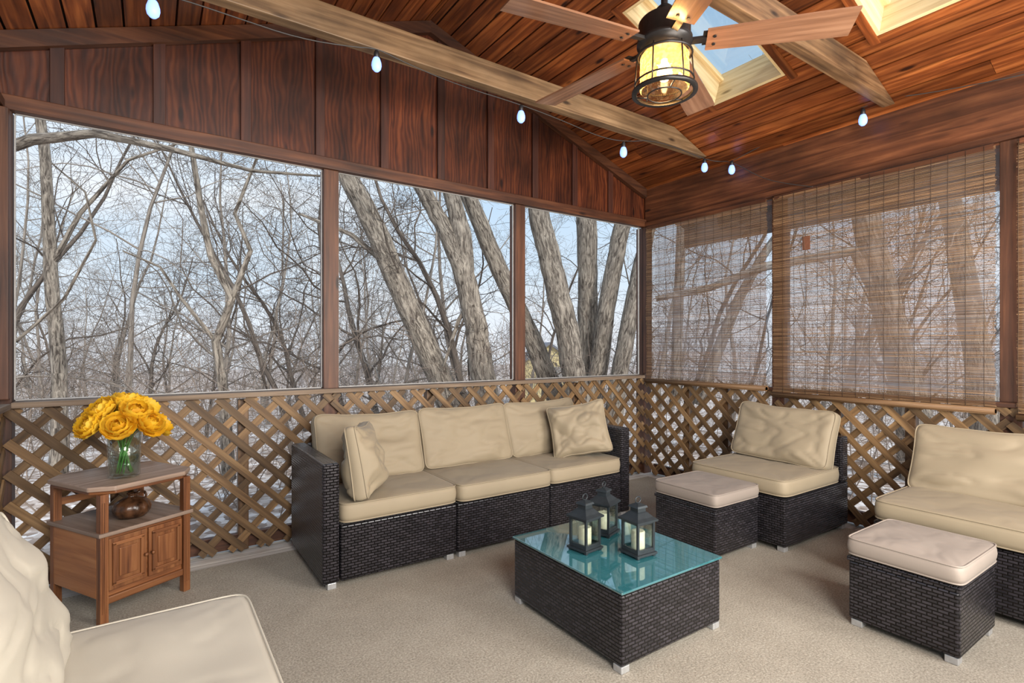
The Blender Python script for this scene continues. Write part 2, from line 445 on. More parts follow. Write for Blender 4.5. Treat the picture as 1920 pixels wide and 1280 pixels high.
def post(x,y,w=.09,d=.09,z0=-.05,z1=HEAD):
    strut('post',"post",(x,y,(z0+z1)/2),(w,d,z1-z0),label='dark brown stained timber post between screened openings',category='post',group='porch posts')
for x in(1.009,2.566): post(x,YB+.045,.10)
post(XL-.02,YB+.045,.13); post(XR+.045,YB+.05,.10,.11)
for yy in(2.274,.905,-.45): post(XR+.05,yy,.09,.10)
for yy in(2.2,.8,-.5): post(XL-.05,yy,.09,.10)
post(XR+.05,YF+.05); post(XL-.05,YF+.05)
strut('post','post',(XR-.012,YB-.05,1.71),(.06,.06,1.44),label='slim corner post of stained wood',category='post')
strut('post','post',(XL+.015,YB-.045,1.71),(.06,.07,1.44),label='slim corner post of stained wood',category='post')
def rail(c,s,m='rail'): strut('rail_cap',m,c,s,label='weathered board capping the lattice railing',category='rail',group='railing caps')
rail(((XL+XR)/2,YB+.01,RAIL+.0),(XR-XL-.1,.13,.03))
rail((XR-.0,(YB-.1+YF)/2,RAIL-.040),(.07,YB-YF-.12,.03),'post'); rail((XL-.0,(YB-.1+YF)/2,RAIL),(.12,YB-YF-.12,.03))
strut('bottom_rail','post',((XL+XR)/2,YB+.05,.05),(XR-XL,.04,.09),label='brown board along the foot of the lattice',category='rail')
strut('bottom_rail','post',(XR+.05,1,.05),(.04,5.1,.09),label='brown board along the foot of the lattice',category='rail')
def stud(x,y): strut('stud','beamdark',(x,y,.46),(.06,.06,.93),label='short brown stud standing behind the lattice',category='stud',group='lattice studs')
for x in(-.15,.48,1.75,3.2): stud(x,YB+.05)
for yy in(3.15,2.75,1.85,1.4,.2): stud(XR+.05,yy)
def lattice(W,H,origin,udir,ndir,pitch=.156):
    mb=MB(); o=Vector(origin); u=Vector(udir); n_=Vector(ndir); sw=.043; th=.009
    for layer,sg in((0,1),(1,-1)):
        c=-H+pitch*.3
        while c<W:
            z0=max(0,-c); z1=min(H,W-c)
            if z1-z0>.04:
                p=(z0+c,z0); q=(z1+c,z1)
                if sg<0: p=(W-p[0],p[1]); q=(W-q[0],q[1])
                off=n_*(layer*th*1.05)
                P=o+u*p[0]+Vector((0,0,p[1]))+off; Q=o+u*q[0]+Vector((0,0,q[1]))+off
                mb.between(P,Q,sw,th,up=n_)
            c+=pitch
    return mb
H=.925
def lp(mb): mk('lattice_panel',mb,'latt',label='diagonal crossed-slat brown wooden lattice panel',category='lattice',group='lattice railing panels')
for a,b in((XL+.03,1.009),(1.009,2.566),(2.566,XR-.03)):
    lp(lattice(b-a-.004,H,(a,YB-.012,.015),(1,0,0),(0,-1,0)))
for a,b in((YB-.03,2.274),(2.274,.905),(.905,-.45)):
    lp(lattice(a-b-.004,H-.03,(XR-.012,a,.015),(0,-1,0),(-1,0,0)))
for a,b in((YB-.03,2.2),(2.2,.8),(.8,-.5)):
    lp(lattice(a-b-.004,H,(XL+.012,a,.015),(0,-1,0),(1,0,0)))
wn=0
for a,b in((XL+.05,.956),(1.062,2.513),(2.619,XR-.045)):
    wn+=1; mb=MB(); z0=RAIL+.018; z1=HEAD; yy=YB+.035; fw=.005
    for c,s in(((a+fw/2,yy,(z0+z1)/2),(fw,.015,z1-z0)),((b-fw/2,yy,(z0+z1)/2),(fw,.015,z1-z0)),(((a+b)/2,yy,z0+fw/2),(b-a,.015,fw)),(((a+b)/2,yy,z1-fw/2),(b-a,.015,fw))):
        mb.box(c,s)
    mk('window_%d'%wn,mb,'frame',kind='structure')

# ------------------------------------------------------------ ceiling
Rr=Matrix.Rotation(TH,3,'Y'); Rl=Matrix.Rotation(-TH,3,'Y')
SKX=(2.5,3.459); SKY=((1.87,2.41),(.80,1.34))
mb=MB(); pw=.959/8
def plank(xa,xb,ya,yb,sgn):
    xm=(xa+xb)/2; zm=RZ-SL*xm+.0105/math.cos(TH); x=RX+sgn*xm
    mb.box((x,(ya+yb)/2,zm),((xb-xa)/math.cos(TH)-.011,yb-ya-.002,.02),Rr if sgn>0 else Rl)
def rowsegs(ya,yb):
    out=[]; y=ya
    while y<yb-.001:
        e=min(yb,y+U(1.2,2.8))
        if yb-e<.4: e=yb
        out.append((y,e)); y=e
    return out
k0=(SKX[0]-RX)-6*pw
if k0>0: k0-=pw
i=0
while True:
    a=k0+i*pw; b=a+pw; i+=1
    if b>XR+EX-RX: break
    a=max(a,0)
    if b<=0.01: continue
    for sgn in(1,-1):
        segs=[(YF,YE)]
        if sgn>0 and a>=SKX[0]-RX-.01 and b<=SKX[1]-RX+.01:
            segs=[(YF,SKY[1][0]),(SKY[1][1],SKY[0][0]),(SKY[0][1],YE)]
        for s0,s1 in segs:
            for q in rowsegs(s0,s1): plank(a,b,q[0],q[1],sgn)
mk('ceiling',mb,'ceil',kind='structure')
mb=MB()
def sheet(xa,xb,ya,yb,sgn,t=.09):
    xm=(xa+xb)/2; L=(xb-xa)/math.cos(TH); off=.024+t/2
    x=RX+sgn*(xm+off*math.sin(TH)); z=RZ-SL*xm+off*math.cos(TH)
    mb.box((x,(ya+yb)/2,z),(L,yb-ya,t),Rr if sgn>0 else Rl)
ext=XR+EX-RX
sheet(-.04,ext,YF-.3,YE,-1)
sheet(-.04,SKX[0]-RX-.03,YF-.3,YE,1); sheet(SKX[1]-RX+.03,ext,YF-.3,YE,1)
for ya,yb in((YF-.3,SKY[1][0]-.03),(SKY[1][1]+.03,SKY[0][0]-.03),(SKY[0][1]+.03,YE)): sheet(SKX[0]-RX-.03,SKX[1]-RX+.03,ya,yb,1)
mk('roof',mb,'rdark',kind='structure')
for sgn in(1,-1):
    xe=RX+sgn*ext; ze=roofz(xe)
    k+=1; strut('trim_%d'%k,'post',(xe+sgn*.012,(YE+YF)/2,ze-.06),(.025,YE-YF,.26),kind='structure')
for si,(ya,yb) in enumerate(SKY):
    wn+=1
    e=empty('window_%d'%wn,(0,0,0),kind='structure',label='skylight with pine lined shaft in the sloped ceiling',category='skylight')
    mb=MB(); hh=.24; t=.02
    nx,nz=math.sin(TH),math.cos(TH)
    def skp(x,y,o): return Vector((x+nx*o,y,roofz(x)+nz*o))
    def sbox(x0,x1,y0,y1,o0,o1):
        p=(skp(x0,y0,o0)+skp(x1,y1,o1))/2
        mb.box(p,(abs(x1-x0)/math.cos(TH),abs(y1-y0),o1-o0),Rr)
    sbox(SKX[0],SKX[1],ya,ya+t,-.012,hh); sbox(SKX[0],SKX[1],yb-t,yb,-.012,hh)
    sbox(SKX[0],SKX[0]+t,ya+t,yb-t,-.012,hh); sbox(SKX[1]-t,SKX[1],ya+t,yb-t,-.012,hh)
    sbox(SKX[0]+t,SKX[1]-t,ya+t,ya+t+.03,.17,.19); sbox(SKX[0]+t,SKX[1]-t,yb-t-.03,yb-t,.17,.19)
    mk('shaft',mb,'pine',e)
    mb=MB()
    w=.05
    sbox(SKX[0]-w,SKX[1]+w,ya-w,ya,-.016,.0); sbox(SKX[0]-w,SKX[1]+w,yb,yb+w,-.016,.0)
    sbox(SKX[0]-w,SKX[0],ya,yb,-.016,.0); sbox(SKX[1],SKX[1]+w,ya,yb,-.016,.0)
    mk('casing',mb,'ceil',e)
    mb=MB(); sbox(SKX[0],SKX[1],ya,yb,hh,hh+.006); mk('glass_pane',mb,'skyglass',e)
def tie(y,zb,w=.075,hh=.155,m='beam',lab='light'):
    mb=MB(); zt=zb+hh; d0=(zb-SPR)/SL+.02; dx=(zt-SPR)/SL+.02
    mb.prism([(XL+d0,zb),(XR-d0,zb),(XR-dx,zt),(XL+dx,zt)],inxz(y-w/2),inxz(y+w/2))
    mk('tie_beam',mb,m,bevel=.004,label=lab+' rough-sawn horizontal timber spanning under the sloped ceiling',category='beam',group='ceiling tie beams')
tie(2.84,2.87); tie(1.49,2.835,m='beamdark',lab='shade-toned darker'); tie(.14,2.85); tie(-1.2,2.85)

# ------------------------------------------------------------ blinds
def blind(y0,y1,z0,z1,x=XR-.045,tag=False):
    W=y1-y0
    e=empty('woven_blind',(x,(y0+y1)/2,z1),label='woven bamboo roll-up blind letting daylight through its reeds',category='blind',group='bamboo blinds')
    mb=MB(); z=-.01; pitch=.0078
    while z>z0-z1+.04:
        wob=U(-.0008,.0008); th=U(.0027,.0052)
        nseg=5; hw=W/2+U(-.006,.004)
        ys=[-hw+2*hw*t/nseg for t in range(nseg+1)]
        j=[noise.noise(Vector((q*1.5,z*6,y0)))*.012 for q in ys]; jz=[noise.noise(Vector((q*2.2,z*60,y0)))*.0016 for q in ys]
        r=R()
        b=len(mb.v); ou=U(0,9); ov=U(0,9)
        for t in range(nseg+1):
            for dx,dz in((-.0008,-th/2),(.0008,-th/2),(.0008,th/2),(-.0008,th/2)):
                mb.v.append((j[t]+dx,ys[t],z+wob+jz[t]+dz))
        for t in range(nseg):
            for q in range(4):
                q2=(q+1)%4; a0=b+t*4; a1=a0+4
                mb.quad([a0+q,a0+q2,a1+q2,a1+q],[(ys[t]+ou,ov),(ys[t]+ou,ov+.005),(ys[t+1]+ou,ov+.005),(ys[t+1]+ou,ov)],r)
        z-=pitch
    mk('reed_panel',mb,'reed',e)
    mb=MB(); q=-W/2+.05
    while q<W/2:
        mb.tube([(-.004+noise.noise(Vector((q*1.5,t*6,y0)))*.012,q,t) for t in [(z0-z1)*i/8 for i in range(9)]],.0016,3)
        q+=.085
    mk('binding_string',mb,'string',e)
    mb=MB()
    for i in range(3): mb.tube([(-.012+.012*i,-W/2,z0-z1+.028-.006*(i%2)),(-.012+.012*i,W/2,z0-z1+.028-.006*(i%2))],.018,8)
    mk('bottom_roll',mb,'reed',e)
    mb=MB(); mb.box((.008,0,-.01),(.02,W-.02,.03)); mk('head_rail',mb,'head',e)
    if tag:
        mb=MB(); mb.box((0,0,0),(.004,.055,.10)); mk('tag',mb,'tag',e,loc=(-.012,W/2-.26,-.40),label='small brown paper tag')
    mb=MB(); mb.tube([(-.02,W/2-.25,-.02),(-.022,W/2-.24,-.3),(-.02,W/2-.27,-.7),(-.022,W/2-.25,-1.0),(-.02,W/2-.26,-1.15)],.002,4)
    mk('pull_cord',mb,'string',e)
    return e
blind(2.33,3.56,.895,2.42,x=XR-.06); blind(.955,2.275,.855,2.415,x=XR-.065,tag=True); blind(-.38,.865,.83,2.41,x=XR-.06)
for a,b in((2.33,3.54),(.955,2.22)):
    mb=MB(); nn=24
    for i in range(nn+1):
        yy=a+(b-a)*i/nn; xo=XR+.045+.008*noise.noise(Vector((yy*5,0,3)))
        mb.v.append((xo,yy,.955)); mb.v.append((xo+.004,yy,HEAD-.02))
    for i in range(nn): mb.quad([2*i,2*i+2,2*i+3,2*i+1],[(0,0)]*4,.5,True)
    mk('plastic_sheet',mb,'film',label='thin milky plastic sheet stretched over the screen opening',category='plastic sheet',group='screen covers')

# ------------------------------------------------------------ cushions
def cushion_mb(w,d,t,e=.8,p=10,ears=0.0,bulge=.008,n=34,wr=.004,seed=0,pipe=.0038,sag=0.0):
    mb=MB()
    def pt(x,y,sg,m=1):
        mm=max(abs(x),abs(y)); nn=(abs(x)**p+abs(y)**p)**(1/p) if mm>0 else 1
        k=mm/nn if nn>0 else 1
        X=x*k; Y=y*k
        X*=1-ears*(1-Y*Y); Y*=1-ears*(1-X*X)
        cz=(1-abs(x)**3)*(1-abs(y)**3)
        z=t/2*(e+(1-e)*max(0,cz)**.6)
        z*=1-sag*Y*(1-mm*.3)
        ew=min(1,(1-mm)*4)
        z+=wr*(noise.noise(Vector((X*1.3+seed,Y*1.6,sg)))*1.5)*ew
        rg=1-abs(noise.noise(Vector((X*1.6+Y*1.2+seed,Y*2.6-X*.8,sg*3+seed))))*2.2
        z-=wr*.55*max(0,rg)**5*ew
        cr=(abs(X)*abs(Y))**1.5; an=math.atan2(abs(Y)-1.15,abs(X)-1.15)
        z+=wr*.45*cr*math.sin(an*18+seed+3*X)*min(1,(1-mm)*8)
        Z=sg*z
        yo=Y*d/2-sag*.06*(1-X*X)*(Y>0)*Y+.006*noise.noise(Vector((X*2+seed,Y,0)))*(wr>.01)
        return (X*w/2,yo,Z)
    idx={}
    for sg in(1,-1):
        for i in range(n+1):
            for j in range(n+1):
                idx[(sg,i,j)]=len(mb.v); mb.v.append(pt(-1+2*i/n,-1+2*j/n,sg))
        for i in range(n):
            for j in range(n):
                q=[idx[(sg,i,j)],idx[(sg,i+1,j)],idx[(sg,i+1,j+1)],idx[(sg,i,j+1)]]
                if sg<0: q=q[::-1]
                mb.quad(q,[(0,0)]*4,.5,True)
    ring=[(i,0) for i in range(n)]+[(n,j) for j in range(n)]+[(i,n) for i in range(n,0,-1)]+[(0,j) for j in range(n,0,-1)]
    top=[idx[(1,)+r] for r in ring]; bot=[idx[(-1,)+r] for r in ring]
    rows=[top]
    K=4
    for k_ in range(1,K):
        f=k_/K; row=[]
        for a,b in zip(top,bot):
            A=Vector(mb.v[a]);B=Vector(mb.v[b]); P=A.lerp(B,f); o=Vector((P.x,P.y,0)).normalized()*bulge*math.sin(math.pi*f)
            row.append(len(mb.v)); mb.v.append(tuple(P+o))
        rows.append(row)
    rows.append(bot); L=len(ring)
    for k_ in range(K):
        for i in range(L):
            i2=(i+1)%L
            mb.quad([rows[k_][i],rows[k_+1][i],rows[k_+1][i2],rows[k_][i2]],[(0,0)]*4,.5,True)
    if pipe:
        for rr in(top,bot):
            mb.tube([Vector(mb.v[a])*1.002 for a in rr],pipe,6,closed=True,r=.5)
    return mb
def cushion(name,mat,w,d,t,loc,rot,label,group,**k):
    mb=cushion_mb(w,d,t,seed=U(0,50),**k)
    return mk(name,mb,mat,loc=loc,rot=rot,label=label,category='cushion',group=group)

# ------------------------------------------------------------ wicker furniture
def wbox(name,par,c,s,bev=.01):
    mb=MB(); mb.box(c,s,weave=True); return mk(name,mb,'wick',par,bevel=bev)
FH=.032
def foot(par,x,y,h=FH):
    mb=MB(); mb.box((0,0,h/2),(.045,.045,h)); mk('foot',mb,'alum',par,loc=(x,y,0),bevel=.003)
SEATZ=.325
def chair(loc,rz,label):
    e=empty('armless_chair',loc,rz,label=label,category='chair',group='wicker armless chairs')
    W,D=.68,.81
    wbox('seat_base',e,(0,-.0,(SEATZ+FH)/2),(W,D,SEATZ-FH))
    mb=MB(); mb.box((0,D/2-.045,SEATZ+.155),(W,.09,.31),weave=True); mk('backrest',mb,'wick',e,bevel=.012)
    for sx in(-1,1):
        for sy in(-1,1): foot(e,sx*(W/2-.035),sy*(D/2-.035))
    return e
chair((3.575,2.06,0),-math.pi/2,'dark wicker armless lounge chair beside the lattice corner')
chair((3.60,.92,0),-math.pi/2,'dark wicker armless lounge chair under the wide bamboo blind')
chair((-.145,1.62,0),math.pi/2,'dark wicker armless lounge chair with beige cushions coloured as brightly lit')
def chair_cush(cx,cy,rz,mat,lab,by=.19,lean=72,bt=.16,bz=.30,bh=.41,sl=0):
    Rz=Matrix.Rotation(rz,3,'Z')
    def w(p): v=Rz@Vector(p); return (cx+v.x,cy+v.y,v.z)
    cushion('seat_cushion',mat,.685,.71,.115,w((0,-.055,SEATZ+.062)),(0,0,rz),lab+' seat cushion with piped edges','lounge chair seat cushions',p=14,wr=.009)
    cushion('back_cushion',mat,.70,bh,bt,w((0,by,SEATZ+bz)),(math.radians(lean),math.radians(sl),rz),lab+' back cushion leaning on the wicker back','lounge chair back cushions',e=.5,p=11,ears=.03,wr=.022,sag=.25)
chair_cush(3.575,2.06,-math.pi/2,'beige','beige',sl=1.5); chair_cush(3.60,.92,-math.pi/2,'beige','beige',by=.17,lean=67,bz=.275,sl=-1); chair_cush(-.145,1.62,math.pi/2,'beige_lit','beige_lit',by=.165,lean=72,bt=.21,bz=.275,bh=.43)

SX0,SX1,SY0,SY1=.726,2.95,2.77,3.50
sofa=empty('sofa',((SX0+SX1)/2,(SY0+SY1)/2,0),label='long black wicker three-seat sofa against the lattice wall',category='sofa')
ox,oy=(SX0+SX1)/2,(SY0+SY1)/2
joins=[SX0+.088,1.50,2.20,SX1-.088]
for a,b in zip(joins[:-1],joins[1:]):
    wbox('seat_base',sofa,((a+b)/2-ox,(SY0+SY1-.08)/2-oy,(SEATZ+FH)/2),(b-a-.006,SY1-SY0-.08,SEATZ-FH),.012)
    wbox('backrest',sofa,((a+b)/2-ox,SY1-.04-oy,.345),(b-a-.006,.08,.60),.012)
for x in(SX0+.043,SX1-.043): wbox('armrest',sofa,(x-ox,0,(.65+FH)/2),(.086,SY1-SY0,.65-FH),.012)
for x in(SX0+.05,1.46,1.54,2.16,2.24,SX1-.05):
    for y in(SY0+.035,SY1-.05): foot(sofa,x-ox,y-oy)
for i,(a,b) in enumerate(zip(joins[:-1],joins[1:])):
    cushion('seat_cushion','beige',b-a-.006,.665,.115,((a+b)/2,SY0+.315-[0,.012,-.006][i],SEATZ+.062),(0,0,0),'beige sofa seat cushion with piped edges','sofa seat cushions',p=14,wr=.009)
    cushion('back_cushion','beige',b-a+.004,.42,.165,((a+b)/2,SY1-.19,SEATZ+.30),(math.radians(73),math.radians([1.5,0,-1][i]),math.radians([1,0,-2][i])),'beige plump back cushion on the wicker sofa','sofa back cushions',e=.5,p=11,ears=.028,wr=.022,sag=.25)
cushion('throw_pillow','beige',.42,.39,.20,(.985,2.92,.63),(math.radians(80),math.radians(4),math.radians(60)),'square beige pillow propped against the sofa arm','sofa side pillows',e=.3,p=14,ears=.08,wr=.030,sag=.2)
cushion('throw_pillow','beige',.44,.40,.20,(2.66,3.01,.635),(math.radians(72),math.radians(-10),math.radians(-38)),'square beige pillow propped in the sofa corner','sofa side pillows',e=.3,p=14,ears=.08,wr=.028,sag=.2)

tx0,tx1,ty0,ty1=1.475,2.105,1.425,2.16
tcx,tcy=(tx0+tx1)/2,(ty0+ty1)/2
ct=empty('coffee_table',(tcx,tcy,0),label='low black wicker coffee table with a teal glass top',category='coffee table')
TZ=.318
wbox('body',ct,(0,0,(TZ-.012+.028)/2),(tx1-tx0-.012,ty1-ty0-.012,TZ-.012-.028),.01)
mb=MB(); mb.box((0,0,TZ-.005),(tx1-tx0,ty1-ty0,.010),weave=True); mk('glass_top',mb,'teal',ct,bevel=.003,label='reflective teal glass top')
for sx in(-1,1):
    for sy in(-1,1): foot(ct,sx*(.285),sy*(.335),.028)
def ottoman(cx,cy,lab,wx,wy):
    e=empty('ottoman',(cx,cy,0),label=lab,category='ottoman',group='wicker ottomans')
    wbox('body',e,(0,0,.160),(wx,wy,.26)); wbox('rim',e,(0,0,.30),(wx+.012,wy+.012,.022),.006)
    for sx in(-1,1):
        for sy in(-1,1): foot(e,sx*(wx/2-.03),sy*(wy/2-.03),.03)
    cushion('ottoman_cushion','grey',wx+.015,wy+.015,.085,(cx,cy,.357),(0,0,0),'taupe square cushion on top of a wicker ottoman','ottoman cushions',e=.8,wr=.006,p=14)
ottoman(2.915,2.09,'square black wicker ottoman in front of a lounge chair',.44,.44)
ottoman(2.825,.925,'square black wicker ottoman standing alone near a lounge chair',.44,.40)

# ------------------------------------------------------------ lanterns
def lantern(x,y,rz,s=1.0):
    z0=TZ+.001
    e=empty('candle_lantern',(x,y,z0),rz,label='small black metal lantern with a white candle on the glass tabletop',category='lantern',group='candle lanterns')
    b=.055*s
    mb=MB()
    for sx in(-1,1):
        for sy in(-1,1): mb.box((sx*b*.85,sy*b*.85,.004),(.014,.014,.008))
    mb.box((0,0,.013),(b*2.15,b*2.15,.010)); mb.box((0,0,.022),(b*1.85,b*1.85,.010)); mk('base',mb,'lantern',e,bevel=.001)
    mb=MB(); hh=.125*s
    for sx in(-1,1):
        for sy in(-1,1): mb.box((sx*b*.84,sy*b*.84,.027+hh/2),(.010,.010,hh))
    for zz in(.032,.022+hh):
        for sx in(-1,1):
            mb.box((sx*b*.84,0,zz),(.007,b*1.68,.009)); mb.box((0,sx*b*.84,zz),(b*1.68,.007,.009))
    mk('frame',mb,'lantern',e)
    mb=MB(); zt=.027+hh
    def sq(h,zz): return [(h,h,zz),(-h,h,zz),(-h,-h,zz),(h,-h,zz)]
    levels=[(b*1.12,zt),(b*1.12,zt+.008),(b*.85,zt+.018),(b*.52,zt+.036),(b*.42,zt+.040),(b*.42,zt+.056),(b*.55,zt+.058),(b*.48,zt+.066),(b*.12,zt+.076)]
    bb=len(mb.v)
    for h,zz in levels: mb.v.extend(sq(h,zz))
    mb.quad([bb+3,bb+2,bb+1,bb],[(0,0)]*4,.5)
    for i in range(len(levels)-1):
        for q in range(4):
            q2=(q+1)%4; mb.quad([bb+4*i+q,bb+4*i+q2,bb+4*i+4+q2,bb+4*i+4+q],[(0,0)]*4,.5)
    nn=bb+4*(len(levels)-1); mb.quad([nn,nn+1,nn+2,nn+3],[(0,0)]*4,.5)
    mk('roof_cap',mb,'lantern',e)
    mb=MB(); zc=zt+.076+.013
    mb.tube([(.016*math.cos(a),0,zc+.014*math.sin(a)) for a in [2*math.pi*i/20 for i in range(20)]],.0025,6,closed=True)
    mk('ring_handle',mb,'lantern',e)
    mb=MB(); mb.lathe([(.029*s,0),(.0295*s,.003),(.0295*s,.075*s),(.026*s,.078*s),(.018*s,.074*s),(.003,.073*s)],24)
    mb.tube([(0,0,.073*s),(.001,0,.088*s)],.0015,5)
    mk('candle',mb,'candle',e,loc=(0,0,.0272))
    mb=MB()
    for sx in(-1,1):
        mb.box((sx*b*.80,0,.027+hh/2),(.001,b*1.6,hh-.01)); mb.box((0,sx*b*.80,.027+hh/2),(b*1.6,.001,hh-.01))
    mk('glass_panes',mb,'glass',e)
lantern(1.655,1.83,.12); lantern(1.875,1.935,.35,1.02); lantern(1.815,1.655,-.05,1.02)

# ------------------------------------------------------------ side cabinet
cabr=math.radians(30)
cab=empty('side_cabinet',(-.18,3.0,0),cabr,label='small antique wooden side cabinet with clipped-corner top and doors',category='side table')
CW,CD=.40,.42
def cbx(name,mat,c,s,bev=.003,par=None,loc=(0,0,0),rot=(0,0,0),**k_):
    mb=MB(); mb.box(c,s); return mk(name,mb,mat,par or cab,bevel=bev,loc=loc,rot=rot,**k_)
mb=MB(); o_=.035; cc=.075
poly=[(-o_+cc,-o_),(CW+o_-cc,-o_),(CW+o_,-o_+cc),(CW+o_,CD+o_-cc),(CW+o_-cc,CD+o_),(-o_+cc,CD+o_),(-o_,CD+o_-cc),(-o_,-o_+cc)]
mb.prism(poly,lambda a,b:(a,b,.600),lambda a,b:(a,b,.622)); mk('top',mb,'cabtop',cab,bevel=.005)
mb=MB(); mb.prism([(a*.96+.008,b*.96+.008) for a,b in poly],lambda a,b:(a,b,.585),lambda a,b:(a,b,.5995)); mk('top_moulding',mb,'cab',cab,bevel=.004)
for x in(0.012,CW-.012):
    for y in(0.012,CD-.012):
        mb=MB()
        mb.box((x,y,.2925),(.034,.034,.585))
        for q in(-.009,0,.009): mb.box((x+q,y-.0175,.30),(.004,.003,.50))
        mk('leg',mb,'cab',cab,bevel=.003)
cbx('shelf','cabtop',(CW/2,CD/2+.0,.405),(CW+.03,CD+.03,.018))
cbx('body','cab',(CW/2,CD/2,.255),(CW-.03,CD-.03,.28))
cbx('side_panel','cabside',(-.001,CD/2,.255),(.008,CD-.06,.28)); 
cbx('crosspiece','cab',(CW/2,CD-.01,.50),(CW-.05,.015,.035))
cbx('apron','cab',(CW/2,.012,.10),(CW-.04,.02,.035),.006)
for i,x in enumerate((CW/2-.086,CW/2+.086)):
    d=cbx('door','cab',(0,0,0),(.162,.014,.235),.003,loc=(x,.008,.26))
    mb=MB()
    for c,s in(((-.06,-.010,0),(.016,.01,.19)),((.06,-.010,0),(.016,.01,.19)),((0,-.010,.09),(.136,.01,.016)),((0,-.010,-.09),(.136,.01,.016))): mb.box(c,s)
    mk('moulding',mb,'cab',d,bevel=.003)
    cbx('raised_panel','cab',(0,-.009,0),(.08,.008,.13),.004,par=d)
    mb=MB(); mb.lathe([(.004,0),(.005,.01),(.009,.014),(.007,.02),(.002,.022)],12)
    mk('knob',mb,'cab',d,loc=(.07*(-1 if i else 1),-.010,.0),rot=(math.radians(90),0,0))
CR=Matrix.Rotation(cabr,3,'Z')
def cabw(x,y,z): v=CR@Vector((x,y,z)); return (v.x-.18,v.y+3.0,v.z)
gl=cabw(.20,.13,.4145)
e=empty('gourd_jug',gl,.6,label='round ribbed brown glazed jug on the cabinet shelf',category='jug')
mb=MB(); mb.lathe([(.03,0),(.055,.006),(.072,.03),(.076,.05),(.067,.075),(.045,.09),(.022,.098),(.017,.106),(.02,.114),(.023,.117),(.017,.116),(.014,.105)],56,caps=True,lobes=10,amp=.07); mk('body',mb,'gourd',e)
mb=MB(); mb.tube([(.017,0,.110),(.04,0,.118),(.062,0,.108),(.070,0,.090),(.064,0,.076)],.006,8); mk('handle',mb,'gourd',e)
vp=Vector(cabw(.16,.12,.6225))
e=empty('glass_vase',vp,label='clear glass cylinder vase holding yellow flowers on the cabinet top',category='vase')
mb=MB(); mb.lathe([(.0,.001),(.060,.001),(.064,.006),(.066,.10),(.069,.225),(.066,.225),(.063,.10),(.059,.014),(.0,.014)],32,caps=False); mk('glass_body',mb,'glass',e)
mb=MB(); mb.lathe([(0,.0155),(.058,.0155),(.0615,.10),(.0,.10)],28,caps=False); mk('water',mb,'water',e)
def bloom_mesh(seed):
    random.seed(seed); mb=MB()
    rings=[(3,.001,35,-60,.030,.026),(4,.004,50,-50,.040,.034),(5,.006,68,-35,.050,.044),(6,.008,84,-18,.058,.052),(7,.009,98,8,.060,.056),(7,.008,106,30,.060,.056)]
    for ri,(cnt,rad,a0,a1,ln,wd) in enumerate(rings):
        for i in range(cnt):
            a=2*math.pi*i/cnt+ri*.7+U(-.18,.18); r=min(1,R()*.6+.4*ri/5)
            da=U(-8,8); n1,n2=6,6; b=len(mb.v)
            x=rad; z=0
            for p in range(n1+1):
                f=p/n1
                ph=math.radians(a0+(a1-a0)*f+da)
                if p: x+=ln/n1*math.sin(ph); z+=ln/n1*math.cos(ph)
                for q in range(n2+1):
                    g=-1+2*q/n2
                    ww=wd*.5*math.sin(math.pi*min(.86,.12+.62*f))
                    yv=g*ww*1.1
                    xr=x-abs(g)**2*ww*.30
                    zz=z+ (.0035*math.sin(7*g+ri+i*2) if p>=n1-1 else 0)-.006*abs(g)**2*f
                    mb.v.append((xr*math.cos(a)-yv*math.sin(a),xr*math.sin(a)+yv*math.cos(a),zz))
            for p in range(n1):
                for q in range(n2):
                    mb.quad([b+p*(n2+1)+q,b+(p+1)*(n2+1)+q,b+(p+1)*(n2+1)+q+1,b+p*(n2+1)+q+1],[(0,0)]*4,r,True)
    return mb.mesh('bloom',M['petal'])
blooms=[bloom_mesh(s) for s in(1,2,3)]
random.seed(12)
fl=[(.01,0,.365,1.4)]
for i in range(4): a=i*2*math.pi/4+.5; fl.append((.082*math.cos(a),.082*math.sin(a),.338+U(-.014,.010),1.35))
for i in range(7): a=i*2*math.pi/7+.1; fl.append((.130*math.cos(a),.130*math.sin(a),.272+U(-.018,.018),1.28))
for i,(x,y,z,s) in enumerate(fl):
    dirv=Vector((x*1.1,y*1.1,.10)).normalized()
    f=obj('yellow_flower',blooms[i%3],loc=vp+Vector((x,y,z-.025)),label='ruffled yellow peony-like bloom in the glass vase',category='flower',group='yellow flowers in the vase')
    q=Vector((0,0,1)).rotation_difference(dirv); f.rotation_mode='QUATERNION'; f.rotation_quaternion=q; f.scale=(s,s,s)
    mat=Matrix.LocRotScale(vp+Vector((x,y,z-.025)),q,Vector((s,s,s))).inverted()
    a=math.atan2(y,x)+.5; w0=vp+Vector((-.035*math.cos(a),-.035*math.sin(a),.02)); w1=vp+Vector((x*.3,y*.3,.21)); w2=vp+Vector((x,y,z-.025))
    mb=MB(); mb.tube([mat@w0,mat@((w0+w1)/2),mat@w1,mat@((w1+w2)/2+Vector((0,0,.005))),mat@w2],.0026,6); mk('stem',mb,'stem',f)

